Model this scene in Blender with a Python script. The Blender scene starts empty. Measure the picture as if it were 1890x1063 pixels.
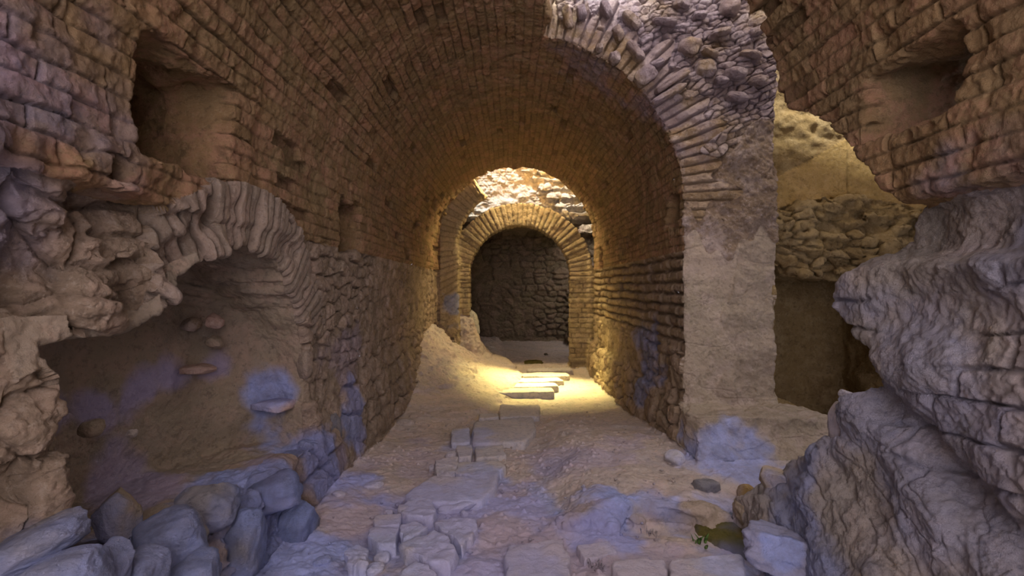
import bpy, math, random
import numpy as np
import openvdb as vdb
C = bpy.context.scene
# ---------------------------------------------------------------- camera, sky, sun, lamps, exposure
cam = bpy.data.objects.new('camera', bpy.data.cameras.new('camera'))
C.collection.objects.link(cam)
cam.location = (0, 0, 1.5); cam.rotation_euler = (math.pi/2, 0, 0)
cam.data.lens = 18.0; cam.data.sensor_width = 36.0; cam.data.clip_start = .05
C.camera = cam
W = bpy.data.worlds.new('sky'); C.world = W; W.use_nodes = True
bg = W.node_tree.nodes['Background']
bg.inputs[0].default_value = (.76, .73, .90, 1); bg.inputs[1].default_value = 1.25
def light(name, kind, loc, direction, energy, color, **kw):
    d = bpy.data.lights.new(name, kind); d.energy = energy; d.color = color
    for k, v in kw.items(): setattr(d, k, v)
    o = bpy.data.objects.new(name, d); C.collection.objects.link(o); o.location = loc
    from mathutils import Vector
    o.rotation_euler = Vector(direction).to_track_quat('-Z', 'Y').to_euler()
    return o
light('sun', 'SUN', (0, 0, 20), (.10, .42, -.9), 7.0, (1, .98, .93), angle=math.radians(2))
light('patch_lamp_far_shaft', 'AREA', (.62, 10.02, 4.02), (-.01, -.47, -1), 66, (1, .84, .30),
      shape='RECTANGLE', size=.8, size_y=.22, spread=math.radians(36))  # lamp added in the shaft to throw the yellow pool on the floor
light('fill_lamp_far_shaft', 'AREA', (.2, 10.0, 4.1), (0, -.9, -1), 115, (1, .76, .36),
      shape='RECTANGLE', size=1.8, size_y=.25, spread=math.radians(150))  # lamp added for warm bounced light along the tunnel
light('daylight_entrance', 'AREA', (-.1, -1.4, 2.7), (0, 1, -.38), 92, (1, .84, .86),
      shape='RECTANGLE', size=2.6, size_y=2.4)
light('daylight_broken_bay', 'AREA', (1.2, 3.7, 4.6), (.05, .75, -1), 16, (.98, .88, .92),
      shape='RECTANGLE', size=1.3, size_y=.9)
light('daylight_side_passage', 'AREA', (2.9, 3.9, 4.55), (-.05, .25, -1), 13, (1, .82, .56),
      shape='RECTANGLE', size=2.2, size_y=1.0)
light('fill_lamp_end_room', 'AREA', (2.0, 12.6, 3.4), (-.4, .3, -1), 42, (.95, .85, .78), shape='RECTANGLE', size=.6, size_y=1.6)  # lamp added under an invented roof opening to brighten the room behind
vs = C.view_settings
vs.view_transform = 'Standard'; vs.look = 'None'; vs.gamma = 1.0; vs.exposure = 0.46
vs.use_curve_mapping = False
C.cycles.max_bounces = 8; C.cycles.diffuse_bounces = 5

# ---------------------------------------------------------------- noise
rng = np.random.default_rng(7)
TAB = rng.uniform(-1, 1, (64, 64, 64)).astype(np.float32)
def _fr(v, f, s):
    v = v*f + s*17.37 + 400.0
    i = np.floor(v).astype(np.int32); t = (v-i).astype(np.float32); t = t*t*(3-2*t)
    return i & 63, (i+1) & 63, t
def gnoise(ax, ay, az, f, s):                      # on an axis-aligned grid
    i, j, t = _fr(ax, f, s); A = TAB[i]*(1-t)[:, None, None] + TAB[j]*t[:, None, None]
    i, j, t = _fr(ay, f, s*1.7); A = A[:, i]*(1-t)[None, :, None] + A[:, j]*t[None, :, None]
    i, j, t = _fr(az, f, s*2.3); return A[:, :, i]*(1-t) + A[:, :, j]*t
def pnoise(x, y, z, f, s):                         # the same noise at scattered points
    i0, i1, a = _fr(x, f, s); j0, j1, b = _fr(y, f, s*1.7); k0, k1, c = _fr(z, f, s*2.3)
    def m(i, j): return TAB[i, j, k0]*(1-c) + TAB[i, j, k1]*c
    return (m(i0, j0)*(1-b)+m(i0, j1)*b)*(1-a) + (m(i1, j0)*(1-b)+m(i1, j1)*b)*a
def fbm(x, y, z, f, s, o=3):
    r = 0; a = 1.0; n = 0
    for k in range(o):
        r = r + a*pnoise(x, y, z, f, s+k); n += a; a *= .5; f *= 2.07
    return r/n
def hsh(i, j, s=0):
    v = np.sin(i*127.1 + j*311.7 + s*74.7)*43758.5453
    return (v-np.floor(v)).astype(np.float32)
def ss(v, a, b):
    t = np.clip((v-a)/(b-a), 0, 1); return t*t*(3-2*t)
def bricks(s, u, pitch, L, seed=0, gw=.012, gl=None):
    q = s/pitch; row = np.floor(q); fs = q-row
    Lr = L*(.8+.4*hsh(row, row*0, seed+9))
    w = u/Lr + hsh(row, row*0, seed)*7
    col = np.floor(w); fu = w-col
    e = np.minimum(np.minimum(fs, 1-fs)*pitch, np.minimum(fu, 1-fu)*Lr)
    return 1-ss(e, 0, gw), hsh(row, col, seed+1), hsh(row, col, seed+2), hsh(row, col, seed+3)
def facets(a, b, seed, seedt=0):                       # angular stones: each cell a tilted plane
    F1, F2, ID = worley(a, b, seed); k = np.floor(ID*997)
    tx = hsh(k, k*0, seed+11)-.5; tz = hsh(k, k*0+1, seed+12)-.5
    return F1, F2, ID, 2.2*(tx*(a-np.floor(a)-.5)+tz*(b-np.floor(b)-.5))*0+F1*(tx*2)*1.2
def worley(a, b, seed=0):
    ia = np.floor(a); ib = np.floor(b)
    F1 = np.full(a.shape, 9., np.float32); F2 = F1.copy(); ID = np.zeros(a.shape, np.float32)
    for di in (-1, 0, 1):
        for dj in (-1, 0, 1):
            ci = ia+di; cj = ib+dj
            d = np.hypot(ci+.12+.76*hsh(ci, cj, seed)-a, cj+.12+.76*hsh(ci, cj, seed+5)-b)
            h = hsh(ci, cj, seed+8)
            n = d < F1
            F2 = np.where(n, F1, np.minimum(F2, d)); ID = np.where(n, h, ID); F1 = np.where(n, d, F1)
    return F1, F2, ID

# ---------------------------------------------------------------- the place as a solid with cavities
VX, VZ, VR = .06, 2.3, 1.5                         # vault axis and radius
AX, AZ = .16, 1.74                                 # far arch centre
LIP = ([5.0, 5.6, 6.2, 7.2, 8.2, 9.6, 10.4, 11.2], [-1.1, -.68, -.43, -.04, .2, .28, .0, -.3])
def ground(x, y, n2, n3):
    h = np.interp(y, [2, 4, 9.8, 10.3, 12, 14], [0, -.01, -.15, -.10, .02, .03])
    h = h + .12*ss(x+.05*n2, .20, .62)*ss(y+.07*n3+.1*n2, 3.16, 3.26)*(1-ss(y, 4.9, 6.6))   # rock ledge, right
    xl = np.interp(y, *LIP)
    g = ss(y, 5.0, 8.0)
    left = ss(xl-x+.07*n2+.03*n3, -.02, .14)
    h = h + left*g*.12
    t = np.clip((xl-x)/1.5, 0, 1.2)
    h = h + left*ss(y, 4.8, 9.2)*(.12*t+.50*np.clip(t,0,1.2)**2.4)*(1-ss(y, 9.9, 10.3))
    h = h + ss(y, 9.9, 10.2)*(1-ss(y, 10.55, 11.6))*.90*np.exp(-np.clip(x+.80, 0, 9)/.17)
    h = h + .07*ss(-x, .7, 1.4)*(1-ss(y, 4, 5.5))
    h = h - .07*ss(x, 1.15, 1.5)*(1-ss(y, 3.5, 3.9))
    return h + .018*n2 + .012*n3
EZ = [-.3, 0, .08, .3, .575, .76, .8, .9, 1.0, 1.06, 1.21, 1.30, 1.40, 1.53, 1.60, 1.70, 1.80, 1.86, 1.95, 2.19, 2.4, 2.55, 2.8, 3.14, 4.7]
EY = [3.3, 3.28, 3.3, 3.08, 2.83, 2.58, 2.42, 2.48, 2.42, 2.3, 2.25, 2.38, 2.5, 2.48, 2.38, 2.22, 2.2, 2.12, 2.2, 2.39, 2.68, 2.95, 2.92, 2.92, 2.9]
def box(x, y, z, c, h):
    q = [np.abs(x-c[0])-h[0], np.abs(y-c[1])-h[1], np.abs(z-c[2])-h[2]]
    return np.maximum(np.maximum(q[0], q[1]), q[2])
def air(X, Y, Z, n1, n2, n3):
    w = .05*n2 + .03*n3
    nearL = (1-ss(Y, 2.0, 3.2))*(1-ss(Z, 1.9, 2.2))
    XL = -1.44 + .17*ss(.85-Z, 0, .85) - .03*(Z < 1.85) + nearL*(.05*n1+.09*n2+.05*n3) + .02*n2
    nearR = 1-ss(Y, 3.0, 3.6)
    XR = 1.56 - .22*ss(.75-Z, 0, .75)*nearR + .16*nearR*ss(Z, 1.58, 1.66)*(1-ss(Z, 1.83, 1.86)) \
        + nearR*(1-ss(Z, 1.8, 1.9))*(.035*n2+.018*n3) + .015*n2
    # diagonal broken cleft on the near right wall
    cl = Z - (1.05-.55*(2.25-Y)) + .05*n2
    XR = XR + nearR*.10*np.exp(-(cl/.09)**2)*(Z < 1.3)
    v = np.where(Z > VZ, np.hypot(X-VX, Z-VZ)-VR, np.maximum(XL-X, X-XR)) - .012*n2
    A = np.maximum(v, Y-(9.82+.10*n2+.06*n3+.08*np.clip(X, -1, 1)))
    A = np.minimum(A, np.maximum(v+.04, np.abs(Y-9.80)-.42))
    # niche in the left wall
    y = Y+.035*n2+.02*n3; z = Z+.03*n2+.02*n3
    d2 = np.where(z > .9, np.hypot(y-2.85, z-.9)-.83, np.maximum(2.0-y, y-3.68))
    d2 = np.minimum(d2, np.maximum(np.maximum(1.66+.06*n2-y, y-2.5), z-(1.33+.04*n2)))
    d2 = np.maximum(d2, .40-z)
    dep = .78*np.sqrt(np.clip(1-((Y-2.62)/1.12)**2, 0.0, 1))+.02
    A = np.minimum(A, np.maximum(np.maximum(d2, -(X+1.44)-dep-.015*n2), X+1.1))
    # putlog holes
    for c, h in (((-1.75, 2.30, 2.27), (.42, .31, .25)), ((-1.75, 4.62, 2.05), (.45, .28, .23)),
                 ((-1.6, 6.7, 2.20), (.3, .1, .1)), ((1.8, 2.03, 2.28), (.5, .23, .15)),
                 ((1.72, 4.98, 2.24), (.35, .16, .17)), ((1.72, 7.0, 2.17), (.3, .13, .11)), ((1.72, 9.0, 2.02), (.3, .14, .17))):
        A = np.minimum(A, box(X, Y+.05*n2+.02*n3, Z+.05*n3+.03*n2, c, h))
    # collapsed bay and side passage on the right
    e = np.interp(Z[0, 0, :], EZ, EY)[None, None, :]
    back = np.where(X > 2.42, 5.12, 4.66+.02*n2+.015*n3*(Z > 2.3))
    g = np.maximum(e-Y+.02*n2+.02*n3, Y-back)
    g = np.maximum(g, np.where(Z > 2.2, .30+.05*n2+.03*n3-X, 1.0-X)); g = np.maximum(g, X-4.5)
    A = np.minimum(A, g)
    A = np.minimum(A, box(X, Y+.04*n2, Z+.04*n2, (3.25, 5.4, .65), (.62, .6, .95)))
    # masonry filling of the lunette in the passage wall (stands proud)
    lun = np.maximum(np.hypot((X-3.35)/1.25, (Z-1.70)/.66)-1, 1.66-Z)*.5
    A = np.maximum(A, -np.maximum(lun+.05*n3, 4.98+.06*n3+.04*n2-Y))
    # far shaft open to the sky, far arch, room behind
    s = box(X, Y, Z, (.2, 9.98, 2.6), (1.68, .19, 3.2)); A = np.minimum(A, s)
    over = np.maximum(np.maximum(10.1-Y, Y-(10.62+.05*n3)), np.maximum(1.9-Z, 1.47+.02*n3-np.hypot(X-AX, Z-AZ)))
    over = np.maximum(over, np.maximum(-1.5-X, X-1.9)); A = np.minimum(A, over)
    door = np.where(Z > AZ, np.hypot(X-AX, Z-AZ)-1.0, np.abs(X-AX)-1.0)
    A = np.minimum(A, np.maximum(door+.01*n3, np.maximum(10.0-Y, Y-10.9)))
    A = np.minimum(A, box(X, Y, Z, (.2, 12.3, 1.2), (2.1, 1.72, 1.75)) + .02*n2)
    A = np.minimum(A, box(X, Y, Z, (2.0, 12.6, 4.0), (.35, .9, 2.0)))  # unseen roof opening added to let light into the room behind
    # broken transverse rib on the left of the shaft
    rr = np.hypot(X-VX, Z-VZ); th = np.degrees(np.arctan2(Z-VZ, X-VX)) % 360
    rib = np.maximum(np.maximum(1.12+.02*n3-rr, rr-1.7), np.maximum(9.86-Y, Y-10.2))
    rib = np.maximum(rib, np.maximum((121+3*n3-th)*.025, (th-200)*.025))
    A = np.maximum(A, -rib)
    A = np.maximum(A, -box(X, Y, Z, (-1.4, 10.03, 1.1), (.36, .17, 1.2)))
    # plinth under the pier
    fy = 4.22-.25*ss(.43-Z, 0, .45)
    A = np.maximum(A, -np.maximum(np.maximum(1.50+.04*n2-.05*ss(.4-Z, 0, .4)-X, X-2.62), np.maximum(fy+.04*n2+.03*n3-Y, Z-.435+.02*n3)))
    H = ground(X, Y, n2, n3)
    return np.maximum(A, H-Z)

NAMES = ['ceiling', 'wall_left', 'brick_arch', 'wall_niche', 'wall_right', 'wall_right_front', 'wall_pier_core', 'wall_pier',
         'stone_plinth', 'wall_passage', 'rubble_lunette', 'brick_arch', 'brick_archway', 'brick_arch', 'wall_sunlit', 'wall_back',
         'floor', 'rock_ledge', 'wall_passage_rough', 'wall_shaft']
def classify(P, N):
    x, y, z = P.T; nx, ny, nz = N.T
    c = np.full(x.shape, -1, np.int16)
    def put(m, k): c[(c < 0) & m] = k
    rr = np.hypot(x-VX, z-VZ)
    H = ground(x, y, 0, 0)
    flo = ((nz > .55) & (z < H+.14) & (y > -3)) | (z < H+.02)
    plinth = (x > 1.38) & (x < 2.75) & (y > 3.85) & (y < 4.70) & (z < .47) & (z > H+.03)
    put(plinth & ((y < 4.6) | (nz > .6)), 8)
    put((x > .28) & (x < 1.46) & (y > 3.05) & (y < 3.36) & (z > .01) & (z < .2), 17)
    put(flo & ~((x < -1.3) & (y < 4.2)), 16)
    d = np.hypot(y-2.85, z-.9); nd = np.where(z > .9, d-.83, np.maximum(2.0-y, y-3.68)); nd = np.minimum(nd, np.maximum(1.6-y, z-1.36)); nic = (x < -1.50) & (nd < .05) & (y < 3.8) & (z < 1.85)
    put(nic, 3)
    ring = (x < -1.2) & (d > .78) & (d < 1.17) & (z > 1.22+.08*np.sin(y*23)) & (y > 2.15)
    put(ring, 2)
    lun = ((np.hypot((x-3.35)/1.3, (z-1.70)/.70) < 1) & (z > 1.6) & (y > 4.85) & (y < 5.3))
    put(lun, 10)
    shaft = (y > 9.86)
    put(shaft & (y < 10.16) & (x < -.2) & (y < 10.09) & (z > .2) & (rr < 1.72) & (z > 1.0), 13)
    put(shaft & (y > 10.05) & (y < 10.66) & (np.hypot(x-AX, np.maximum(z-AZ, 0)) < 1.52), 12)
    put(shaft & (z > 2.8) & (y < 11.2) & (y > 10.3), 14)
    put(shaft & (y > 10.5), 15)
    put(shaft, 19)
    bay = (y > 4.5) & (y < 4.9) & (ny < -.45)
    put(bay & (rr < 1.86+.10*np.sin(np.arctan2(z-VZ, x-VX)*41)+.09*np.sin(np.arctan2(z-VZ, x-VX)*17+1)) & (z > 2.2+.1*np.sin(x*25)) & (x > .2), 11)
    put(bay & (z > 1.9+.12*np.sin(x*9)+.05*np.sin(x*31)) & (x > .2), 6)
    put(bay & (x > 1.4), 7)
    put((x > 2.3) & (y > 4.4) & (z > 1.60) & (z < 3.05-.55*(3.45-x)), 9)
    put((x > 2.3) & (y > 4.4), 18)
    put((y < 9.9) & (z > 1.84), 0)
    put((x < 0), 1)
    put((y > 4.5), 4)
    put(c < 0, 5)
    return c

def displace(P, N, c, far):
    x, y, z = [a.astype(np.float64) for a in P.T]
    D = np.zeros(len(x), np.float32); G = D.copy(); R = np.full(len(x), .5, np.float32)
    def sel(*ks):
        m = np.isin(c, ks); return np.nonzero(m)[0]
    oct_ = 2 if far else 4
    f1 = fbm(x, y, z, 3.1, 3, 3); f2 = fbm(x, y, z, 14, 5, oct_)
    f3 = fbm(x, y, z, 45, 7, 2) if not far else 0
    D += .010*f1 + .012*f2 + .005*f3
    # vault brickwork: courses run along the axis
    i = sel(0)
    if len(i):
        X, Y, Z = x[i], y[i], z[i]
        th = np.arctan2(Z-VZ, X-VX)
        s = np.where(Z > VZ, th*VR, np.where(X > 0, Z-VZ, math.pi*VR-(Z-VZ)))
        wob = pnoise(X, Y, Z, 1.1, 11)
        wob2 = pnoise(X, Y, Z, 8, 12)
        g, r, r2, r3 = bricks(s+.018*wob+.006*wob2+.0*Y, Y+.02*wob2+.03*wob, .080, .33, 1, .011)
        er = ss(fbm(X, Y, Z, 1.3, 21, 3), -.05, .45)             # worn areas lose their joints
        lump = pnoise(X, Y, Z, 9, 22)
        d = -.017*g*(.35+.65*ss(pnoise(X, Y, Z, 3.7, 37), -.4, .3))*(1-.6*er) + (r-.5)*.020 - .045*(r2 > .972) + er*lump*.012
        d += -.02*ss(pnoise(X, Y, Z, 5, 31), .45, .8)
        d += .007*fbm(X, Y, Z, 21, 33, 3) - .012*ss(pnoise(X, Y, Z, 17, 35), .35, .7)
        on = 1-ss(np.abs(np.where(Z > VZ, np.hypot(X-VX, Z-VZ)-VR, np.maximum(-1.44-X, X-1.56))), .04, .09)
        d = d*on + (1-on)*.03*fbm(X, Y, Z, 5, 36, 4)
        D[i] += d; G[i] = np.maximum(g*(1-.4*er), .9*(r2 > .968))*on; R[i] = .5+(r3-.5)*on
    # radial brick rings
    def radial(i, cx, cz, a, b, pitch, rad, amp, seed, gw=.013):
        th = np.arctan2(b-cz, a-cx)
        n = pnoise(x[i], y[i], z[i], 5, seed)
        g, r, r2, r3 = bricks(th*rad+.004*n, np.hypot(a-cx, b-cz)+.03*n+.3*seed, pitch, 5.0, seed, gw)
        D[i] += -amp*g*(.6+.4*ss(n, -.5, .2)) + (r-.5)*amp*.8 + .004*n; G[i] = g; R[i] = r3
    i = sel(2)
    if len(i):
        radial(i, 2.85, .9, y[i], z[i], .066, 1.0, .032, 41, .016)
        if not far: D[i] -= .009*f2[i]+.003*f3[i]
        br = 1-ss(y[i], 2.15, 2.55); l = fbm(x[i], y[i], z[i], 6, 44, 3); D[i] += br*.06*l + .02
        D[i] -= .035*ss(pnoise(x[i], y[i], z[i], 7, 47), .2, .7)
    i = sel(11)
    if len(i): 
        radial(i, VX, VZ, x[i], z[i], .085, 1.7, .045, 51, .016)
        D[i] += .05*fbm(x[i], y[i], z[i], 7, 53, 3)
    i = sel(12)
    if len(i):
        k = z[i] > AZ-.1; radial(i[k], AX, AZ, x[i[k]], z[i[k]], .10, 1.24, .024, 61, .016)
        j = i[~k]; n = pnoise(x[j], y[j], z[j], 4, 66)
        g, r, r2, r3 = bricks(z[j]+.01*n, x[j]+y[j], .10, .3, 62, .015); D[j] += -.022*g+(r-.5)*.02; G[j] = g; R[j] = r3
    i = sel(13)
    if len(i): radial(i, VX, VZ, x[i], z[i], .10, 1.3, .024, 71, .016)
    # rubble masonry
    def rubble(i, a, b, sa, sb, amp, seed, sharp=.28):
        n = pnoise(x[i], y[i], z[i], 4.5, seed); n2 = pnoise(x[i], y[i], z[i], 4.5, seed+3)
        n3 = pnoise(x[i], y[i], z[i], 15, seed+4)
        F1, F2, ID, T = facets((a+.05*n+.014*n3)/sa, (b+.05*n2+.014*n3)/sb, seed)
        mo = ss(pnoise(x[i], y[i], z[i], 2.2, seed+6), -.5, .35)          # mortar smeared over some joints
        e = ss(F2-F1, 0.0, sharp)
        D[i] += amp*(e-.6)*(.25+.75*mo) + (ID-.5)*amp*.9 + amp*.35*T + amp*.45*fbm(x[i], y[i], z[i], 11, seed+5, 4)
        G[i] = np.maximum(G[i], (1-ss(F2-F1, 0, .14))*(.3+.7*mo)); R[i] = ID
    i = sel(1)
    if len(i):
        fa = i[y[i] > 3.0]
        lo = z[fa] < .85
        rubble(fa[lo], y[fa[lo]], z[fa[lo]], .27, .20, .050, 81)
        hi = fa[~lo]; rubble(hi, y[hi], z[hi], .17, .115, .034, 84)
        ne = i[y[i] <= 3.0]
        X, Y, Z = x[ne], y[ne], z[ne]
        w1 = pnoise(X, Y, Z, 4, 90); w2 = pnoise(X, Y, Z, 4, 92)
        F1, F2, ID, T = facets((Y+.10*w1)/.30, (Z+.08*w2+.15*Y)/.17, 91)
        G1, G2, I2, T2 = facets((Y+.04*w2)/.105, (Z+.04*w1)/.065, 94)
        D[ne] += .035*(ID-.5)*ss(F2-F1, 0, .3)+.02*T + .008*T2 + .060*fbm(X, Y, Z*1.3, 4.5, 93, 5) - .028*(1-ss(F2-F1, 0, .25)) \
            + .014*fbm(X, Y, Z, 30, 96, 3) - .04*ss(pnoise(X, Y, Z*1.6, 3.3, 95), .3, .6)
        R[ne] = .5*ID+.5*I2; G[ne] = (1-ss(F2-F1, 0, .2))*.6
    i = sel(4)
    if len(i):
        hi = i[z[i] > .95+.12*pnoise(x[i], y[i], z[i]*0, 1.5, 101)]
        n = pnoise(x[hi], y[hi], z[hi], 3.3, 102); n2 = pnoise(x[hi], y[hi], z[hi], 9, 103)
        g, r, r2, r3 = bricks(z[hi]+.016*n+.006*n2, y[hi]+.03*n2, .112, .27, 104, .030)
        D[hi] += -.040*g + (r-.5)*.022 - .04*(r2 > .97); G[hi] = g; R[hi] = r3
        lo = np.setdiff1d(i, hi); rubble(lo, y[lo], z[lo], .22, .145, .045, 106)
    i = sel(5)
    if len(i):
        X, Y, Z = x[i], y[i], z[i]
        n = pnoise(X, Y, Z, 2.5, 111); n2 = pnoise(X, Y, Z, 8, 112)
        g, r, r2, r3 = bricks(Z+.03*n+.008*n2+.10*(Y-2), Y+.05*n2+.05*n, .135, .30, 113, .018)
        keep = ss(fbm(X, Y, Z, 1.6, 115, 2), -.25, .15)*ss(Z, .55, .95)
        D[i] += -.026*g*keep*(r2 > .2) + (r-.5)*.018*keep + .024*fbm(X, Y, Z*1.4+.5*Y, 4, 117, 4) + .013*fbm(X, Y, Z, 26, 119, 3)
        F1, F2, ID, T = facets((Y+.06*n2+.5*Z)/.26, (Z-.5*Y+.05*n)/.12, 120); low = 1-ss(Z, .75, 1.1)
        D[i] += low*(.010*T-.006*(1-ss(F2-F1, 0, .2))+.020*fbm(X, Y, Z, 11, 128, 4))
        st = np.abs(((Z-.9*(Y-1.2))*2.6+.5*n) % 1-.5)*2; D[i] += (1-ss(Z, .75, 1.0))*(.012*ss(st, .1, .9)-.006)
        R[i] = r3; G[i] = g*keep*.8
    i = sel(6)
    if len(i):
        up = i[z[i] > 2.85+.3*pnoise(x[i], y[i], z[i], 2, 120)]; rubble(up, x[up]+.6*z[up], z[up]-.35*x[up], .13, .055, .034, 121, .22)
        lo = np.setdiff1d(i, up); D[lo] += .05*fbm(x[lo], y[lo], z[lo], 8, 126, 4); R[lo] = .25+.3*pnoise(x[lo], y[lo], z[lo], 4, 127)
        D[i] += .06*fbm(x[i], y[i], z[i], 4, 123, 5)+.014*fbm(x[i], y[i], z[i], 30, 125, 2)
    i = sel(7, 8)
    if len(i):
        X, Y, Z = x[i], y[i], z[i]
        cr = 1-ss(np.abs(pnoise(X*.6, Y, Z*2.2, 3.2, 131)), 0, .04)
        D[i] += -.010*cr+.014*fbm(X, Y, Z*1.5, 5, 133, 4); G[i] = cr*.5; R[i] = .5+.5*pnoise(X*.5, Y, Z*3, 2, 135)
        k = i[(x[i] > 2.0+.15*pnoise(x[i], y[i], z[i], 3, 136)) & (z[i] > .5)]; D[k] += .05*fbm(x[k], y[k], z[k], 6, 138, 4); R[k] = .12
        k = i[(z[i] < .47)]; D[k] += .03*fbm(x[k], y[k], z[k], 7, 137, 3)
    i = sel(9)
    if len(i):
        D[i] += .004*fbm(x[i], y[i], z[i], 30, 141, 2); cr = (np.abs(x[i]-3.36+.02*f1[i]) < .008)
        D[i] -= .02*cr; G[i] = cr
    i = sel(10)
    if len(i): rubble(i, x[i]+.3*z[i], z[i], .24, .09, .06, 151, .2); D[i] += .10*fbm(x[i], y[i], z[i], 5, 153, 5)
    i = sel(18)
    if len(i): D[i] += .06*fbm(x[i], y[i], z[i]*1.5, 4, 161, 4)
    i = sel(19)
    if len(i): rubble(i, y[i]+x[i], z[i], .22, .11, .03, 165)
    i = sel(14)
    if len(i):
        rubble(i, x[i], z[i], .14, .08, .03, 171)
        k = i[x[i]+.9*(z[i]-3.2) > .9]; st = np.floor(z[k]/.09); D[k] += .10*((st % 2) > 0)+.04*hsh(st, st)
    i = sel(15)
    if len(i):
        k = i[(y[i] > 13) & (z[i] > .1)]; rubble(k, x[k], z[k], .30, .16, .075, 181)
    i = sel(3)
    if len(i):
        X, Y, Z = x[i], y[i], z[i]
        D[i] += .03*fbm(X, Y, Z, 3, 191, 4)+.008*fbm(X, Y, Z, 25, 193, 2)
        up = ss(Z, 1.25, 1.45)*ss(Y, 2.9, 3.3); s = np.abs((Z*14+Y*3) % 1-.5)*2; D[i] += up*.02*ss(s, .2, .8)
        R[i] = .5+.5*pnoise(X, Y, Z, 3, 195)
    i = sel(16, 17)
    if len(i):
        X, Y, Z = x[i], y[i], z[i]
        D[i] += .012*fbm(X, Y, Z, 4, 201, 3)+.006*fbm(X, Y, Z, 28, 203, 2)
        F1, F2, ID = worley(X/.055, Y/.055, 205)
        peb = (ID > .80)*ss(pnoise(X, Y, Z, 1.4, 207), -.2, .3)
        D[i] += peb*.016*(1-ss(F1, .1, .38)); R[i] = np.where(peb*(F1 < .34) > 0, .5+ID*.5, .5+.5*pnoise(X, Y, Z, 2.2, 209)); G[i] = 0
        k = i[(z[i] > .12) & (y[i] > 6) & (x[i] < 0)]; D[k] += (.10*fbm(x[k], y[k], z[k], 4, 215, 5)+.03*fbm(x[k], y[k], z[k], 16, 216, 3))*ss(-x[k], -.1, .7)
        k = i[c[i] == 17]; D[k] += .05*fbm(x[k], y[k], z[k]*2, 6, 211, 3)
    return D, G, R, .5+.5*f1

# painted stains: blue and violet patches on the stone (centre, radius, strength)
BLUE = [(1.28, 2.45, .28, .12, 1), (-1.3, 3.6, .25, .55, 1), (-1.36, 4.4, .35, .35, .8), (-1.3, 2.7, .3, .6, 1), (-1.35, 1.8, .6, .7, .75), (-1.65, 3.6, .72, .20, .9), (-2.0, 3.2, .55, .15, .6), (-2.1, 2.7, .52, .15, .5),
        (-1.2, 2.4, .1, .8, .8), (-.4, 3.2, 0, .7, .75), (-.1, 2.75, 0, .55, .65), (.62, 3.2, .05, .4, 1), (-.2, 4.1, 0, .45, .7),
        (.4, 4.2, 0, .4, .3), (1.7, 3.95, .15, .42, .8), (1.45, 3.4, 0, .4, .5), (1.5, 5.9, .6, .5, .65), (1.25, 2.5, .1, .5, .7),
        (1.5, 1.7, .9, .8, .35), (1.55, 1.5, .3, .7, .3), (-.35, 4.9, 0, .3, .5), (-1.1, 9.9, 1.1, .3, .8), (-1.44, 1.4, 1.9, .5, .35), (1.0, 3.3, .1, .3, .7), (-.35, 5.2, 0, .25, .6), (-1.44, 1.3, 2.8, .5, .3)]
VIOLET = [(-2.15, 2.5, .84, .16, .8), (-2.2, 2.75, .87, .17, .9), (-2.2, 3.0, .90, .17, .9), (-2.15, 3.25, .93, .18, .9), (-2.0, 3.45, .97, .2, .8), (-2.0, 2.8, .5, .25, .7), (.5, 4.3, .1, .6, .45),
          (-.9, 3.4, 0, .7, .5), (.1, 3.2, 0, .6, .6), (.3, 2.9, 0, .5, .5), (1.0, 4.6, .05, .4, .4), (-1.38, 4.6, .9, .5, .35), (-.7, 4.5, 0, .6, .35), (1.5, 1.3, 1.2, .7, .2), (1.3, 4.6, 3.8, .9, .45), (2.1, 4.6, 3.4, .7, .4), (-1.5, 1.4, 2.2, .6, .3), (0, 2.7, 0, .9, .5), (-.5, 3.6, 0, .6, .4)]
def blotches(P, L, s):
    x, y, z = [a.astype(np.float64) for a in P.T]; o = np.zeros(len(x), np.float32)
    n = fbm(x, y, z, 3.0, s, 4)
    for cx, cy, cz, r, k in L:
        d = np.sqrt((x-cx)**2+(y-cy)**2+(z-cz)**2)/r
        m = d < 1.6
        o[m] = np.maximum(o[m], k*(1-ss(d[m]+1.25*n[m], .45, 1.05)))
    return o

# ---------------------------------------------------------------- mesh helpers
def vnormals(V, Q):
    a = V[Q[:, 2]]-V[Q[:, 0]]; b = V[Q[:, 3]]-V[Q[:, 1]]; fn = np.cross(a, b)
    N = np.zeros_like(V)
    for k in range(3):
        for j in range(4): N[:, k] += np.bincount(Q[:, j], fn[:, k], len(V))
    l = np.linalg.norm(N, axis=1, keepdims=True); return N/np.maximum(l, 1e-12), fn
def smooth(V, Q, it=1, f=.5):
    e = np.vstack([Q[:, [0, 1]], Q[:, [1, 2]], Q[:, [2, 3]], Q[:, [3, 0]]])
    cnt = np.bincount(e[:, 0], minlength=len(V))+np.bincount(e[:, 1], minlength=len(V))
    for _ in range(it):
        S = np.stack([np.bincount(e[:, 0], V[e[:, 1], k], len(V))+np.bincount(e[:, 1], V[e[:, 0], k], len(V)) for k in range(3)], 1)
        V = V*(1-f)+f*S/np.maximum(cnt, 1)[:, None]
    return V
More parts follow.
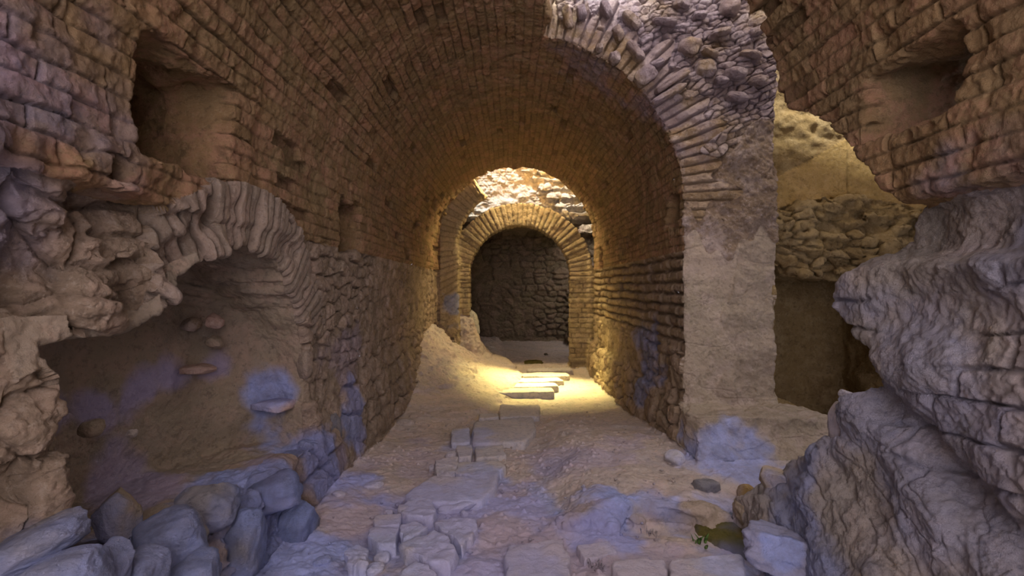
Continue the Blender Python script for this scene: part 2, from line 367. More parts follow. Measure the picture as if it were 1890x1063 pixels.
def subdiv(V, Q):
    n = len(V); e = np.vstack([Q[:, [0, 1]], Q[:, [1, 2]], Q[:, [2, 3]], Q[:, [3, 0]]]).astype(np.int64)
    e.sort(axis=1); key = e[:, 0]*n+e[:, 1]
    u, inv = np.unique(key, return_inverse=True)
    em = (V[u//n]+V[u % n])/2; fc = V[Q].mean(1); m = len(Q)
    V2 = np.vstack([V, em, fc]); E = (inv+n).reshape(4, m); F = np.arange(m)+n+len(u)
    Q2 = np.vstack([np.stack([Q[:, 0], E[0], F, E[3]], 1), np.stack([E[0], Q[:, 1], E[1], F], 1),
                    np.stack([F, E[1], Q[:, 2], E[2]], 1), np.stack([E[3], F, E[2], Q[:, 3]], 1)])
    return V2, Q2
def make_mesh(name, V, Q, mat, attrs=None, parent=None):
    me = bpy.data.meshes.new(name); k = Q.shape[1]
    me.vertices.add(len(V)); me.vertices.foreach_set('co', np.ascontiguousarray(V, np.float32).ravel())
    me.loops.add(Q.size); me.loops.foreach_set('vertex_index', np.ascontiguousarray(Q, np.int32).ravel())
    me.polygons.add(len(Q)); me.polygons.foreach_set('loop_start', np.arange(0, Q.size, k, dtype=np.int32))
    me.polygons.foreach_set('use_smooth', np.ones(len(Q), bool))
    me.update(calc_edges=True)
    for a, v in (attrs or {}).items():
        at = me.attributes.new(a, 'FLOAT', 'POINT'); at.data.foreach_set('value', np.ascontiguousarray(v, np.float32))
    me.materials.append(mat)
    o = bpy.data.objects.new(name, me); C.collection.objects.link(o)
    if parent: o.parent = parent
    return o

# ---------------------------------------------------------------- materials
def material(name, c1, c2, c3, blue=(.26, .34, .66), violet=(.40, .36, .60), groove=.55, bump=.5, rough=.95, scale=1.0, rv=.5, spot=(.5, .42, .33)):
    m = bpy.data.materials.new(name); m.use_nodes = True; t = m.node_tree; N = t.nodes; L = t.links
    b = N['Principled BSDF']; b.inputs['Roughness'].default_value = rough; b.inputs['Specular IOR Level'].default_value = .2
    tc = N.new('ShaderNodeTexCoord')
    def noise(s, d=6, r=.6):
        n = N.new('ShaderNodeTexNoise'); n.inputs['Scale'].default_value = s*scale; n.inputs['Detail'].default_value = d
        n.inputs['Roughness'].default_value = r; L.new(tc.outputs['Object'], n.inputs['Vector']); return n.outputs['Fac']
    def attr(a):
        n = N.new('ShaderNodeAttribute'); n.attribute_name = a; return n.outputs['Fac']
    def ramp(f, lo, hi):
        n = N.new('ShaderNodeMapRange'); n.inputs['From Min'].default_value = lo; n.inputs['From Max'].default_value = hi; L.new(f, n.inputs['Value']); return n.outputs[0]
    def mix(f, a, c, mode='MIX'):
        n = N.new('ShaderNodeMix'); n.data_type = 'RGBA'; n.blend_type = mode
        if isinstance(f, float): n.inputs[0].default_value = f
        else: L.new(f, n.inputs[0])
        for s, v in ((6, a), (7, c)):
            if isinstance(v, tuple): n.inputs[s].default_value = (*v, 1)
            else: L.new(v, n.inputs[s])
        return n.outputs[2]
    def mul(a, k):
        n = N.new('ShaderNodeMath'); n.operation = 'MULTIPLY'; L.new(a, n.inputs[0])
        if isinstance(k, float): n.inputs[1].default_value = k
        else: L.new(k, n.inputs[1])
        return n.outputs[0]
    col = mix(ramp(noise(1.6, 4), .38, .62), c1, c2)
    col = mix(mul(ramp(noise(5, 6, .7), .48, .60), .75), col, c3)
    col = mix(mul(ramp(attr('rnd'), .55, 1.0), rv), col, c3)
    col = mix(mul(ramp(attr('rnd'), .40, 0.0), rv), col, tuple(v*.62 for v in c1))
    col = mix(mul(ramp(noise(34, 6, .75), .52, .66), .55), col, spot)
    col = mix(mul(ramp(noise(22, 6, .75), .48, .36), .55), col, tuple(v*.5 for v in c2))
    col = mix(mul(attr('groove'), groove), col, tuple(v*.42 for v in c2))  # joint shade put into the colour: grooves mixed darker
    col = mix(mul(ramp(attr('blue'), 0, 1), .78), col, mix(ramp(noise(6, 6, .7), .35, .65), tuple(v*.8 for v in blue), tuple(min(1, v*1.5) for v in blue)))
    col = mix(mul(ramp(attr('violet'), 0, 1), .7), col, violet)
    L.new(col, b.inputs['Base Color'])
    bp = N.new('ShaderNodeBump'); bp.inputs['Strength'].default_value = bump; bp.inputs['Distance'].default_value = .06
    L.new(noise(90, 6, .75), bp.inputs['Height']); b2 = N.new('ShaderNodeBump'); b2.inputs['Strength'].default_value = min(1, bump*1.5); b2.inputs['Distance'].default_value = .13
    L.new(noise(22, 8, .72), b2.inputs['Height']); L.new(b2.outputs[0], bp.inputs['Normal']); L.new(bp.outputs[0], b.inputs['Normal'])
    return m
M = dict(
    vault=material('vault_brick', (.42, .27, .13), (.34, .24, .12), (.52, .29, .18), spot=(.5, .37, .2)),
    left=material('left_rubble', (.44, .34, .24), (.36, .27, .19), (.54, .40, .30), spot=(.62, .52, .42)),
    ring=material('ring_brick', (.50, .40, .30), (.42, .33, .26), (.56, .42, .33), spot=(.62, .54, .46)),
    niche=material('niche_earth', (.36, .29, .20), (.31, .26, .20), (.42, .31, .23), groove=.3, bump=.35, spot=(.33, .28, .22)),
    right=material('right_brick', (.46, .34, .21), (.38, .28, .18), (.52, .38, .27), spot=(.55, .45, .33)),
    near=material('near_stone', (.48, .43, .37), (.40, .36, .33), (.55, .47, .41), bump=.8, spot=(.52, .48, .46)),
    core=material('rubble_core', (.45, .33, .22), (.34, .24, .15), (.66, .54, .48), groove=.7, spot=(.68, .56, .50), rv=.9),
    pier=material('pier_plaster', (.45, .36, .26), (.38, .32, .22), (.50, .40, .32), groove=.3, bump=.35),
    passage=material('passage_plaster', (.42, .28, .10), (.37, .25, .09), (.46, .31, .13), groove=.5, bump=.35, spot=(.5, .38, .2)),
    lunette=material('lunette_rubble', (.44, .31, .13), (.33, .22, .09), (.54, .40, .2), spot=(.56, .42, .22)),
    rim=material('rim_brick', (.50, .36, .20), (.42, .28, .15), (.66, .52, .40), spot=(.66, .54, .4)),
    arch=material('archway_brick', (.60, .48, .30), (.52, .40, .24), (.66, .52, .36), spot=(.66, .56, .4)),
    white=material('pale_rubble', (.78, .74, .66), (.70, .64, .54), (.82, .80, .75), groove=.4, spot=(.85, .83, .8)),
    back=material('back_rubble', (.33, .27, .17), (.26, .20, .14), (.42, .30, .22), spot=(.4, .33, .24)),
    floor=material('earth_floor', (.54, .45, .36), (.47, .41, .38), (.60, .48, .42), groove=0.0, bump=.3, spot=(.52, .46, .42), rv=.35),
    slab=material('slab_stone', (.54, .49, .45), (.47, .45, .48), (.62, .55, .50), groove=.2, bump=.3, spot=(.62, .58, .55), blue=(.34, .40, .68), violet=(.48, .44, .66)),
    boulder=material('sill_boulder', (.40, .38, .38), (.30, .30, .34), (.50, .45, .42), groove=.2, bump=1.0, spot=(.5, .47, .5)),
    brick=material('fired_brick', (.62, .42, .34), (.54, .36, .28), (.68, .50, .42), groove=.2, bump=.4, spot=(.72, .6, .52)),
    pebble=material('pale_pebble', (.55, .48, .42), (.48, .42, .38), (.62, .52, .46), groove=.2, bump=.4),
    moss=material('moss', (.24, .21, .04), (.19, .17, .05), (.28, .22, .07), groove=.2, bump=.8, spot=(.24, .22, .06)),
    leaf=material('leaf', (.12, .22, .05), (.08, .16, .04), (.18, .26, .08), groove=0.0, bump=.2, spot=(.2, .3, .1)),
)
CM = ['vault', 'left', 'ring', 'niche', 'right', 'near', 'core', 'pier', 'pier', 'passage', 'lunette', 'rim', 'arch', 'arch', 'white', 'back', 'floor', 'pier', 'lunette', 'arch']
KEY_THING = {
    2: ('brick arch of thin radiating bricks over the dark niche in the left wall', 'arch'),
    8: ('pale plastered stone plinth jutting out at the foot of the right pier', 'plinth'),
    10: ('curved panel of golden rubble under the smooth plaster of the right side passage', 'masonry panel'),
    11: ('ragged rim of brick voussoirs along the broken front edge of the barrel vault', 'arch'),
    12: ('complete sunlit brick archway standing at the far end of the tunnel', 'archway'),
    13: ('broken brick arch stub curving up left of the far archway', 'arch'),
    17: ('low whitish rock ledge with blue stains crossing the floor before the right pier', 'ledge'),
}
# ---------------------------------------------------------------- extract the surface
CH = [  # y0, y1, voxel, xmin, xmax, subdivisions
    (-2.2, 0.9, .06, -2.3, 2.4, 0), (0.9, 2.75, .021, -2.35, 2.35, 2), (2.75, 4.9, .028, -2.45, 4.7, 2),
    (4.9, 7.4, .030, -2.1, 4.7, 1), (7.4, 11.3, .034, -2.3, 2.6, 1), (11.3, 14.5, .05, -2.3, 2.6, 1)]
parts = {k: [] for k in range(len(NAMES))}
for y0, y1, h, x0, x1, sd in CH:
    pad = 3*h
    ax = np.arange(x0, x1, h); ay = np.arange(y0-pad, y1+pad, h); az = np.arange(-.35, 4.75, h)
    n1 = gnoise(ax, ay, az, 1.5, 1); n2 = gnoise(ax, ay, az, 4.3, 2); n3 = gnoise(ax, ay, az, 11, 3)
    X, Y, Z = np.meshgrid(ax, ay, az, indexing='ij', sparse=False)
    A = -air(X, Y, Z, n1, n2, n3).astype(np.float32)
    # solid side is positive in A after the sign flip; the grid border counts as solid
    b = 4*h; g = vdb.FloatGrid(b); g.copyFromArray(np.clip(-A, -b, b)*1.0 if False else np.clip(A*-1, -b, b)*-1.0)
    V, Q = g.convertToQuads(0.0)[:2]
    V = V.astype(np.float64)*h + np.array([ax[0], ay[0], az[0]]); Q = Q.astype(np.int64)
    del X, Y, Z, A
    e = 1.6*h                                        # the open borders of the grid are openings, not faces
    c = V[Q].mean(1)
    Q = Q[(c[:, 0] > x0+e) & (c[:, 0] < ax[-1]-e) & (c[:, 2] < az[-1]-e) & (c[:, 2] > az[0]+e) & (c[:, 1] > ay[0]+e) & (c[:, 1] < ay[-1]-e)]
    V = smooth(V, Q, 1)
    for _ in range(sd): V, Q = subdiv(V, Q); V = smooth(V, Q, 1)
    N, fn = vnormals(V, Q)
    # orient normals into the air: probe with the tunnel axis on the vault
    pr = (np.abs(V[:, 2]-3.6) < .2) & (np.abs(V[:, 0]) < .2)
    if pr.any() and N[pr, 2].mean() > 0: Q = Q[:, ::-1]; N = -N
    c = V[Q].mean(1); k = (c[:, 1] > y0-h*.6) & (c[:, 1] < y1+h*.6); Q = Q[k]
    used = np.unique(Q); remap = np.zeros(len(V), np.int64); remap[used] = np.arange(len(used)); V = V[used]; N = N[used]; Q = remap[Q]
    cv = classify(V, N)
    D, G, R, F = displace(V, N, cv, h > .029)
    B = blotches(V, BLUE, 301); U = blotches(V, VIOLET, 305)
    fcls = classify(V[Q].mean(1), N[Q].mean(1))
    V2 = V+N*D[:, None]
    for k in range(len(NAMES)):
        q = Q[fcls == k]
        if len(q): 
            us = np.unique(q); remap[us] = np.arange(len(us))
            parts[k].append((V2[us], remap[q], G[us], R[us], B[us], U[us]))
for k, L_ in parts.items():
    if not L_: continue
    off = 0; Vs = []; Qs = []
    for p in L_: Vs.append(p[0]); Qs.append(p[1]+off); off += len(p[0])
    cat = lambda j: np.concatenate([p[j] for p in L_])
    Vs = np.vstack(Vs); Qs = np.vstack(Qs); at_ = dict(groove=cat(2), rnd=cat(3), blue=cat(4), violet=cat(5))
    if k == 12:                                      # the free-standing archway: ring and two piers
        o = bpy.data.objects.new(NAMES[k], None); C.collection.objects.link(o); o.location = (AX, 10.35, -.1)
        c = Vs[Qs].mean(1)
        for nm, m in (('arch_ring', c[:, 2] > AZ), ('pier', (c[:, 2] <= AZ) & (c[:, 0] < AX)), ('pier', (c[:, 2] <= AZ) & (c[:, 0] >= AX))):
            q = Qs[m]; us = np.unique(q); rm = np.zeros(len(Vs), np.int64); rm[us] = np.arange(len(us))
            ch = make_mesh(nm, Vs[us]-np.array(o.location), rm[q], M[CM[k]], {a: v[us] for a, v in at_.items()}, o)
    else:
        o = make_mesh(NAMES[k], Vs, Qs, M[CM[k]], at_)
    if k in KEY_THING: o['label'], o['category'] = KEY_THING[k]
    else: o['kind'] = 'structure'
print('VERTS', sum(len(o.data.vertices) for o in bpy.data.objects if o.type == 'MESH'))
#OBJECTS#
# unseen mass added above the near vault to keep sun off the bay
def grid_box(name, x0, x1, y0, y1, z0, z1, mat, n=12, amp=.12, seed=1):
    V = []; Q = []
    def face(o, u, v):
        b = len(V); o = np.array(o, float); u = np.array(u, float); v = np.array(v, float)
        for i in range(n+1):
            for j in range(n+1): V.append(o+u*i/n+v*j/n)
        for i in range(n):
            for j in range(n): a = b+i*(n+1)+j; Q.append((a, a+n+1, a+n+2, a+1))
    X, Y, Z = x1-x0, y1-y0, z1-z0
    face((x0, y0, z0), (0, Y, 0), (X, 0, 0)); face((x0, y0, z1), (X, 0, 0), (0, Y, 0))
    face((x0, y0, z0), (X, 0, 0), (0, 0, Z)); face((x0, y1, z0), (0, 0, Z), (X, 0, 0))
    face((x0, y0, z0), (0, 0, Z), (0, Y, 0)); face((x1, y0, z0), (0, Y, 0), (0, 0, Z))
    V = np.array(V); x, y, z = V.T
    V = V+amp*np.stack([pnoise(x, y, z, 1.3, seed), pnoise(x, y, z, 1.3, seed+4), pnoise(x, y, z, 1.3, seed+8)], 1)
    o = make_mesh(name, V, np.array(Q), mat); o['kind'] = 'structure'; return o
grid_box('sun_blocker', -2.6, 5.0, .6, 2.85, 4.85, 7.8, M['core'])

def ground_at(x, y):
    return float(ground(np.float64(x), np.float64(y), 0.0, 0.0))
def px2w(px, py, dz=0.0):
    z = dz
    for _ in range(12):
        Y = (1.5-z)*945/(py-531.5); X = (px-945)/945*Y; z = .5*z+.5*(ground_at(X, Y)+dz)
    return X, Y, z
def finish(name, V, Q, mat, loc, label=None, cat=None, group=None, parent=None):
    loc = np.array(loc, float); V = np.asarray(V, float); Vw = V
    x, y, z = Vw.T
    at = dict(rnd=.5+.45*pnoise(x, y, z, 6, 17), groove=np.zeros(len(V)), blue=blotches(Vw, BLUE, 301), violet=blotches(Vw, VIOLET, 305))
    o = make_mesh(name, V-loc, Q, mat, at); o.location = loc
    if label: o['label'] = label; o['category'] = cat
    if group: o['group'] = group
    if parent: o.parent = parent
    return o
def slab(pts, top, thick, seed, label, name='paving_slab', cat='paving slab', mat='slab', group='worn slabs of the tunnel path', tilt=0.0, rough=1.0, world=False):
    P = np.array([px2w(a, b, top)[:2] for a, b in pts] if not world else pts)
    c = P.mean(0); zt = ground_at(*c)+top+.014
    n = 96; Pc = np.vstack([P, P[:1]]); seg = np.linalg.norm(np.diff(Pc, axis=0), axis=1); s = np.concatenate([[0], np.cumsum(seg)])
    t = np.linspace(0, s[-1], n, endpoint=False); B = np.stack([np.interp(t, s, Pc[:, 0]), np.interp(t, s, Pc[:, 1])], 1)
    for _ in range(2): B = .5*B+.25*(np.roll(B, 1, 0)+np.roll(B, -1, 0))
    r = np.linalg.norm(B-c, axis=1, keepdims=True)
    B = B+(B-c)/r*(.018*rough*pnoise(B[:, 0], B[:, 1], B[:, 0]*0, 9, seed)+.010*rough*pnoise(B[:, 0], B[:, 1], B[:, 0]*0, 30, seed))[:, None]
    V = []; rings = list(np.linspace(.04, .93, 16))+[.97, 1.0]
    for q in rings:
        R = c+(B-c)*q; x, y = R.T
        h = .014*rough*fbm(x, y, x*0+seed, 5, seed, 4)+.006*rough*fbm(x, y, x*0, 26, seed, 2) - (.004 if q == .97 else .013 if q == 1 else 0)
        V.append(np.stack([x, y, zt+h+tilt*(x-c[0])], 1))
    for d, k in ((.3, 1.012), (.7, 1.015), (1, .99)):
        R = c+(B-c)*k; x, y = R.T
        j = .010*rough*pnoise(x*1, y, x*0+d, 16, seed)
        V.append(np.stack([x+j, y+j, np.full(n, zt-.013-thick*d)+tilt*(x-c[0])], 1))
    V = np.array(V); m = len(V); V = V.reshape(-1, 3)
    V = np.vstack([V, [[c[0], c[1], zt]]])
    Q = [(i*n+j, i*n+(j+1) % n, (i+1)*n+(j+1) % n, (i+1)*n+j) for i in range(m-1) for j in range(n)]
    Q += [(len(V)-1, (j+1) % n, j, j) for j in range(0)]
    # close the centre with quads
    for j in range(0, n, 2): Q.append((len(V)-1, (j+2) % n, j+1, j))
    Q = np.array(Q)[:, ::-1]
    return finish(name, V, Q, M[mat], (c[0], c[1], zt-thick), label, cat, group)
def rock(name, loc, size, rot, seed, mat, label=None, cat=None, group=None, p=3.0, amp=.14, n=18, parent=None):
    V = []; Q = []
    g = np.tan(np.linspace(-math.pi/4, math.pi/4, n+1))
    for ax in range(3):
        for sg in (-1, 1):
            b = len(V)
            for i in range(n+1):
                for j in range(n+1):
                    v = [0, 0, 0]; v[ax] = sg; v[(ax+1) % 3] = g[i]*sg; v[(ax+2) % 3] = g[j]; V.append(v)
            for i in range(n):
                for j in range(n): a = b+i*(n+1)+j; Q.append((a, a+n+1, a+n+2, a+1))
    V = np.array(V, float); V /= (np.abs(V)**p).sum(1, keepdims=True)**(1/p)
    x, y, z = V.T; s = seed*3.1
    rr = np.random.default_rng(seed)
    for _ in range(7):                                # broken facets
        d = rr.normal(size=3); d /= np.linalg.norm(d); h = rr.uniform(.72, .98)
        k = np.maximum(V@d-h*(1 if p < 4 else 1.15), 0); V = V-np.outer(k*.85, d)
    x, y, z = V.T
    f = 1+amp*fbm(x+s, y, z, 1.3, seed % 50, 4)+amp*.35*fbm(x+s, y, z, 5, seed % 50+3, 4)
    V = V*f[:, None]*(np.array(size)/2)
    from mathutils import Euler
    Rm = np.array(Euler([math.radians(a) for a in rot]).to_matrix()); V = V@Rm.T+np.array(loc)
    key = np.round(V, 5); u, idx, inv = np.unique(key, axis=0, return_index=True, return_inverse=True)
    Q = inv.reshape(-1)[np.array(Q)]
    base = (loc[0], loc[1], float(V[:, 2].min()))
    return finish(name, V[idx], Q, M[mat], base, label, cat, group, parent)

# --- paving of the path, nearest first (outline measured on the ground, thickness, label)
S = [
 ([(745,915),(800,880),(870,885),(922,870),(915,900),(890,926),(845,930),(790,928)], .05, 'large flat bluish slab with a pointed right end, widest of the path', .8),
 ([(735,938),(768,917),(797,925),(806,945),(795,958),(748,956)], .06, 'rounded rough slab just left of the tilted loose stone', 1.3),
 ([(692,954),(742,951),(739,974),(690,974)], .05, 'small square flat stone with crisp corners above the pale cracked slab', .6),
 ([(684,976),(737,977),(733,1010),(702,1011),(677,992)], .055, 'pale squarish slab left of the wedge-shaped block', .8),
 ([(738,972),(765,965),(792,973),(778,990),(742,1002)], .07, 'wedge-shaped bluish block between the pale square slab and the big pitted stone', 1.3),
 ([(733,1008),(795,984),(826,990),(840,1012),(834,1045),(800,1038),(752,1022)], .07, 'big pitted blue stone in the middle of the foreground path', 1.5),
 ([(795,966),(850,957),(880,965),(878,985),(852,1012),(835,996),(815,984)], .055, 'pale speckled stone with dark pits, right of the big pitted blue stone', 1.3),
 ([(728,1080),(740,1055),(768,1040),(798,1048),(812,1080)], .06, 'grey rounded slab cut by the bottom edge of the picture', 1.0),
 ([(636,1020),(655,1010),(678,1018),(682,1040),(655,1050),(638,1042)], .08, 'blue-grey squat stone left of the path near the bottom', 1.5),
 ([(935,1008),(985,1004),(1040,997),(1052,1040),(1056,1090),(930,1090)], .06, 'broad pale squared slab at the bottom centre with a worn hollow', .8),
 ([(1062,1010),(1124,1002),(1142,1022),(1078,1036)], .02, 'small thin rectangular slab right of the broad bottom slab', .6),
 ([(1130,1041),(1182,1033),(1228,1037),(1236,1092),(1146,1092)], .09, 'pale squared kerb slab at the bottom, first to the right of the gravel gap', .7),
 ([(1233,1036),(1300,1032),(1372,1028),(1382,1092),(1240,1092)], .09, 'long pinkish kerb slab at the bottom beside the right rock', .7),
 ([(840,856),(920,851),(934,862),(925,872),(872,884),(840,872)], .05, 'greenish-blue flat stone just behind the pointed large slab', .9),
 ([(802,852),(845,845),(838,880),(806,882)], .055, 'bluish chunky stone left of the greenish flat stone', 1.3),
 ([(876,826),(928,824),(934,842),(878,847)], .045, 'violet-grey slab in front of the largest pale yellow slab', .8),
 ([(842,824),(872,822),(870,844),(846,845)], .05, 'small dark blue stone left of the violet-grey slab', 1.2),
 ([(833,794),(866,792),(868,818),(832,820)], .04, 'small worn stone beside the left corner of the largest pale yellow slab', 1.0),
 ([(874,781),(984,772),(990,795),(968,816),(872,818)], .05, 'long pale yellow slab in the middle of the path, larger than its neighbours', .7),
 ([(922,749),(996,750),(996,768),(922,771)], .05, 'pale broken slab at the near end of the sunlit steps', .9),
 ([(884,766),(918,765),(920,771),(884,773)], .05, 'thin dark-edged stone left of the pale broken slab', .8),
]
for k, (pts, top, lab, rg) in enumerate(S): slab(pts, top, .14, 400+k, lab, rough=rg)
ST = [(7.50, .18, .86, .30, 4, 'nearest of the sunlit step stones, thin and slanting'),
      (7.98, .30, .82, .30, 6, 'second sunlit step stone, with a thick shaded front edge'),
      (8.50, .42, .84, .34, 7, 'third sunlit step stone, with a long dark riser'),
      (9.10, .56, .90, .36, 5, 'fourth sunlit step stone, curved along its front'),
      (9.75, .72, .86, .34, 3, 'farthest step stone, at the threshold of the far archway')]
for k, (y, x, w, d, a, lab) in enumerate(ST):
    ca, sa = math.cos(math.radians(a)), math.sin(math.radians(a))
    loc = [(-w/2, -d/2), (0, -d/2-.02), (w/2, -d/2+.03), (w/2, d/2), (0, d/2+.03), (-w/2, d/2-.02)]
    slab([(x+u*ca-v*sa, y+u*sa+v*ca) for u, v in loc], .085, .16, 440+k, lab, name='step_stone', cat='step', group='sunlit step stones of the path', world=True)
# --- loose stones on the floor
def on_ground(px, py, s, sink=.3): 
    X, Y, z = px2w(px, py, 0); return (X, Y, z+s[2]*(.5-sink))
L = [(843,941,(.26,.13,.075),(0,-6,12),'slab','long loose stone tilted across the path beside the round slab','stone',3.5),
     (857,952,(.055,.05,.05),(0,0,20),'slab','round pebble leaning on the long tilted stone','pebble',2.2),
     (717,951,(.07,.06,.05),(0,0,0),'slab','grey pebble above the small square flat stone','pebble',2.2),
     (797,868,(.05,.07,.07),(0,0,0),'slab','upright pinkish pebble left of the bluish chunky stone','pebble',2.4),
     (834,843,(.13,.10,.07),(0,0,15),'slab','rounded stone at the left edge of the path behind the bluish chunky stone','stone',2.3),
     (705,1034,(.09,.09,.06),(0,0,0),'slab','small blue stone between the squat stone and the pitted stone','stone',2.3),
     (690,1055,(.12,.08,.06),(0,0,30),'slab','small rough stone at the bottom edge left of the rounded grey slab','stone',2.5),
     (748,782,(.22,.16,.08),(0,0,0),'pebble','pale worn stone half buried in the earth near the left wall','stone',2.6),
     (690,898,(.15,.10,.05),(0,0,20),'slab','flat grey stone sunk in the earth left of the large bluish slab','stone',2.5),
     (625,915,(.09,.07,.05),(0,0,0),'slab','small stone close to the foot of the left wall','stone',2.3),
     (595,1040,(.10,.07,.05),(0,0,40),'pebble','pinkish stone at the bottom left of the floor','stone',2.5),
     (1245,850,(.16,.14,.12),(0,0,0),'slab','brown stone at the foot of the right wall next to the plinth','stone',2.3),
     (1302,905,(.20,.12,.10),(0,0,10),'boulder','small blue block at the foot of the stone plinth','stone',3.5),
     (1215,1000,(.05,.05,.03),(0,0,10),'pebble','tiny pale pebble on the gravel right of the thin slab','pebble',2.3),
     (1378,920,(.12,.12,.14),(0,0,10),'passage','yellowish round stone beside the moss at the foot of the right rock','stone',2.3),
     (878,1045,(.045,.04,.03),(0,0,10),'pebble','pale pebble between the pitted stone and the broad bottom slab','pebble',2.2),
     (1008,655,(.10,.10,.06),(0,0,10),'back','small stone on the floor inside the far archway','stone',2.4)]
for k, (px, py, s, r, m, lab, cat, p) in enumerate(L):
    rock('pebble' if cat == 'pebble' else 'loose_stone', on_ground(px, py, s), s, r, 500+k, m, lab, cat, 'loose stones on the tunnel floor', p=p, n=10 if max(s) < .1 else 16)
# scattered chips nobody could count
V = []; Q = []; rr = np.random.default_rng(5); n0 = 0
for k in range(420):
    Y = rr.uniform(2.5, 6.5); X = rr.uniform(-1.15, 1.2)
    if rr.random() > .25+.75*float(pnoise(np.float64(X), np.float64(Y), np.float64(0), 1.3, 9) > 0): continue
    r = rr.uniform(.006, .018)*(1+.6*(rr.random() > .9)); b = np.array([(1,0,0),(0,1,0),(-1,0,0),(0,-1,0),(0,0,.7),(0,0,-.7),(.6,.6,.3),(-.6,.5,.3)], float)[:6]*rr.uniform(.6, 1.2, (6, 1))*r
    b = b+np.array([X, Y, ground_at(X, Y)+r*.3+.004]); V.append(b)
    for a, c_, d in ((0,1,4),(1,2,4),(2,3,4),(3,0,4),(1,0,5),(2,1,5),(3,2,5),(0,3,5)): Q.append((a+n0, c_+n0, d+n0))
    n0 += 6
o = finish('stone_chips', np.vstack(V), np.array(Q), M['pebble'], (0, 4, 0), 'tiny stone chips scattered over the earth floor', 'stone chips'); o['kind'] = 'stuff'

# --- boulders along the sill of the niche and below it
def at(px, py, Y): return ((px-945)/945*Y, Y, 1.5-(py-531.5)/945*Y)
BO = [(312,1000,2.05,(.27,.28,.20),(10,-22,20),'large rounded blue boulder in front of the niche, tilted to the left'),
      (378,938,2.40,(.28,.28,.20),(0,-12,15),'flat-topped blue block behind the large tilted boulder'),
      (448,1010,2.45,(.20,.24,.34),(0,8,10),'tall blue stone standing right of the large tilted boulder'),
      (505,915,2.90,(.28,.30,.22),(0,-18,10),'angular blue block at the middle of the niche sill'),
      (545,985,3.05,(.22,.30,.42),(0,6,0),'upright dark blue stone at the foot of the wall below the niche'),
      (545,862,3.45,(.20,.26,.20),(0,0,0),'rounded blue stone at the right end of the niche sill'),
      (70,1010,1.50,(.27,.24,.12),(0,-22,15),'long blue-brown stone in the bottom left corner, slanting up'),
      (130,1062,1.45,(.20,.18,.13),(0,-8,0),'low rounded blue stone at the bottom left edge of the picture'),
      (205,1052,1.60,(.10,.14,.18),(0,14,10),'small pointed stone right of the low rounded stone'),
      (262,1060,1.72,(.13,.16,.16),(0,0,0),'small blue stone under the left end of the large tilted boulder'),
      (365,1058,1.95,(.18,.18,.14),(0,0,0),'dark blue stone at the bottom edge under the large tilted boulder'),
      (590,905,3.75,(.16,.26,.26),(0,0,0),'dark blue wall stone bulging right of the niche sill'),
      (215,950,2.2,(.16,.16,.20),(0,0,0),'dark shaded stone at the back of the niche floor'),
      (612,800,4.05,(.12,.24,.30),(0,0,0),'tall blue-grey stone set in the left wall right of the niche')]
for k, (px, py, Y, s, r, lab) in enumerate(BO):
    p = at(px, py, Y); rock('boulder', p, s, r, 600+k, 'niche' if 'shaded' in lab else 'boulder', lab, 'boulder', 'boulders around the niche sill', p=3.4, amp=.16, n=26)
# --- bricks and stones sticking out of the niche wall
NB = [(368,681,3.32,(.20,.20,.06),(3,0,22),'brick','short reddish brick jutting from the back wall of the niche','brick','fired_brick'),
      (508,746,3.62,(.24,.24,.062),(2,3,-10),'brick','long pale pink brick jutting from the right side of the niche','brick','fired_brick'),
      (398,592,3.30,(.10,.12,.08),(20,20,10),'brick','pinkish broken stone high on the back wall of the niche','stone','wall_stone'),
      (397,631,3.32,(.10,.12,.08),(0,30,10),'niche','angular brown stone above the short reddish brick','stone','wall_stone'),
      (352,600,3.22,(.10,.12,.09),(0,0,0),'core','round reddish stone left of the pinkish broken stone','stone','wall_stone'),
      (243,800,2.60,(.04,.05,.04),(0,0,0),'pebble','small knob of stone low on the left of the niche wall','stone','wall_stone'),
      (562,672,3.68,(.10,.14,.22),(0,0,0),'ring','pale plastered stone in the right jamb of the niche','stone','wall_stone'),
      (560,590,3.66,(.10,.12,.12),(0,0,0),'left','pale stone in the right jamb at the springing of the niche arch','stone','wall_stone'),
      (168,790,2.45,(.10,.10,.08),(0,0,0),'niche','dark squarish stone in the shadow at the left end of the niche wall','stone','wall_stone')]
for k, (px, py, Y, s, r, m, lab, cat, nm) in enumerate(NB):
    rock(nm, at(px, py, Y), s, r, 640+k, m, lab, cat, 'stones and bricks in the niche', p=9 if m == 'brick' and 'brick j' in lab else 3.2, amp=.05 if 'brick j' in lab else .15, n=16)
# --- stones of the broken core above the pier, parts of that wall
core = next(o for o in bpy.data.objects if o.name == 'wall_pier_core')
for k, (px, py, w, h, a) in enumerate([(1272,85,36,30,20),(1302,128,36,30,0),(1357,136,38,20,0),(1347,14,34,26,0),(1225,42,44,10,5),(1165,38,20,42,-38),
     (1048,32,18,38,-10),(1072,24,16,26,-15),(1118,18,18,34,-25),(1140,62,14,30,-30),(1105,92,14,14,0),(1134,108,20,20,0),(1172,96,14,44,-40),(1258,8,30,16,10),
     (1328,62,40,12,-12),(1385,102,40,10,10),(1395,60,30,14,-20),(1210,120,30,12,-20),(1240,150,70,16,-32),(1232,176,70,14,-30),(1190,140,40,30,-35),(1400,150,30,14,10),(1330,150,24,12,0),(1290,30,24,12,0),(1310,100,30,8,20),(1360,180,40,14,10)]):
    rock('stone', at(px, py, 4.63), (w/204, .16, h/204), (0, a, 0), 700+k, 'core' if k % 3 else 'rim', p=4.0, amp=.16, n=12, parent=core)
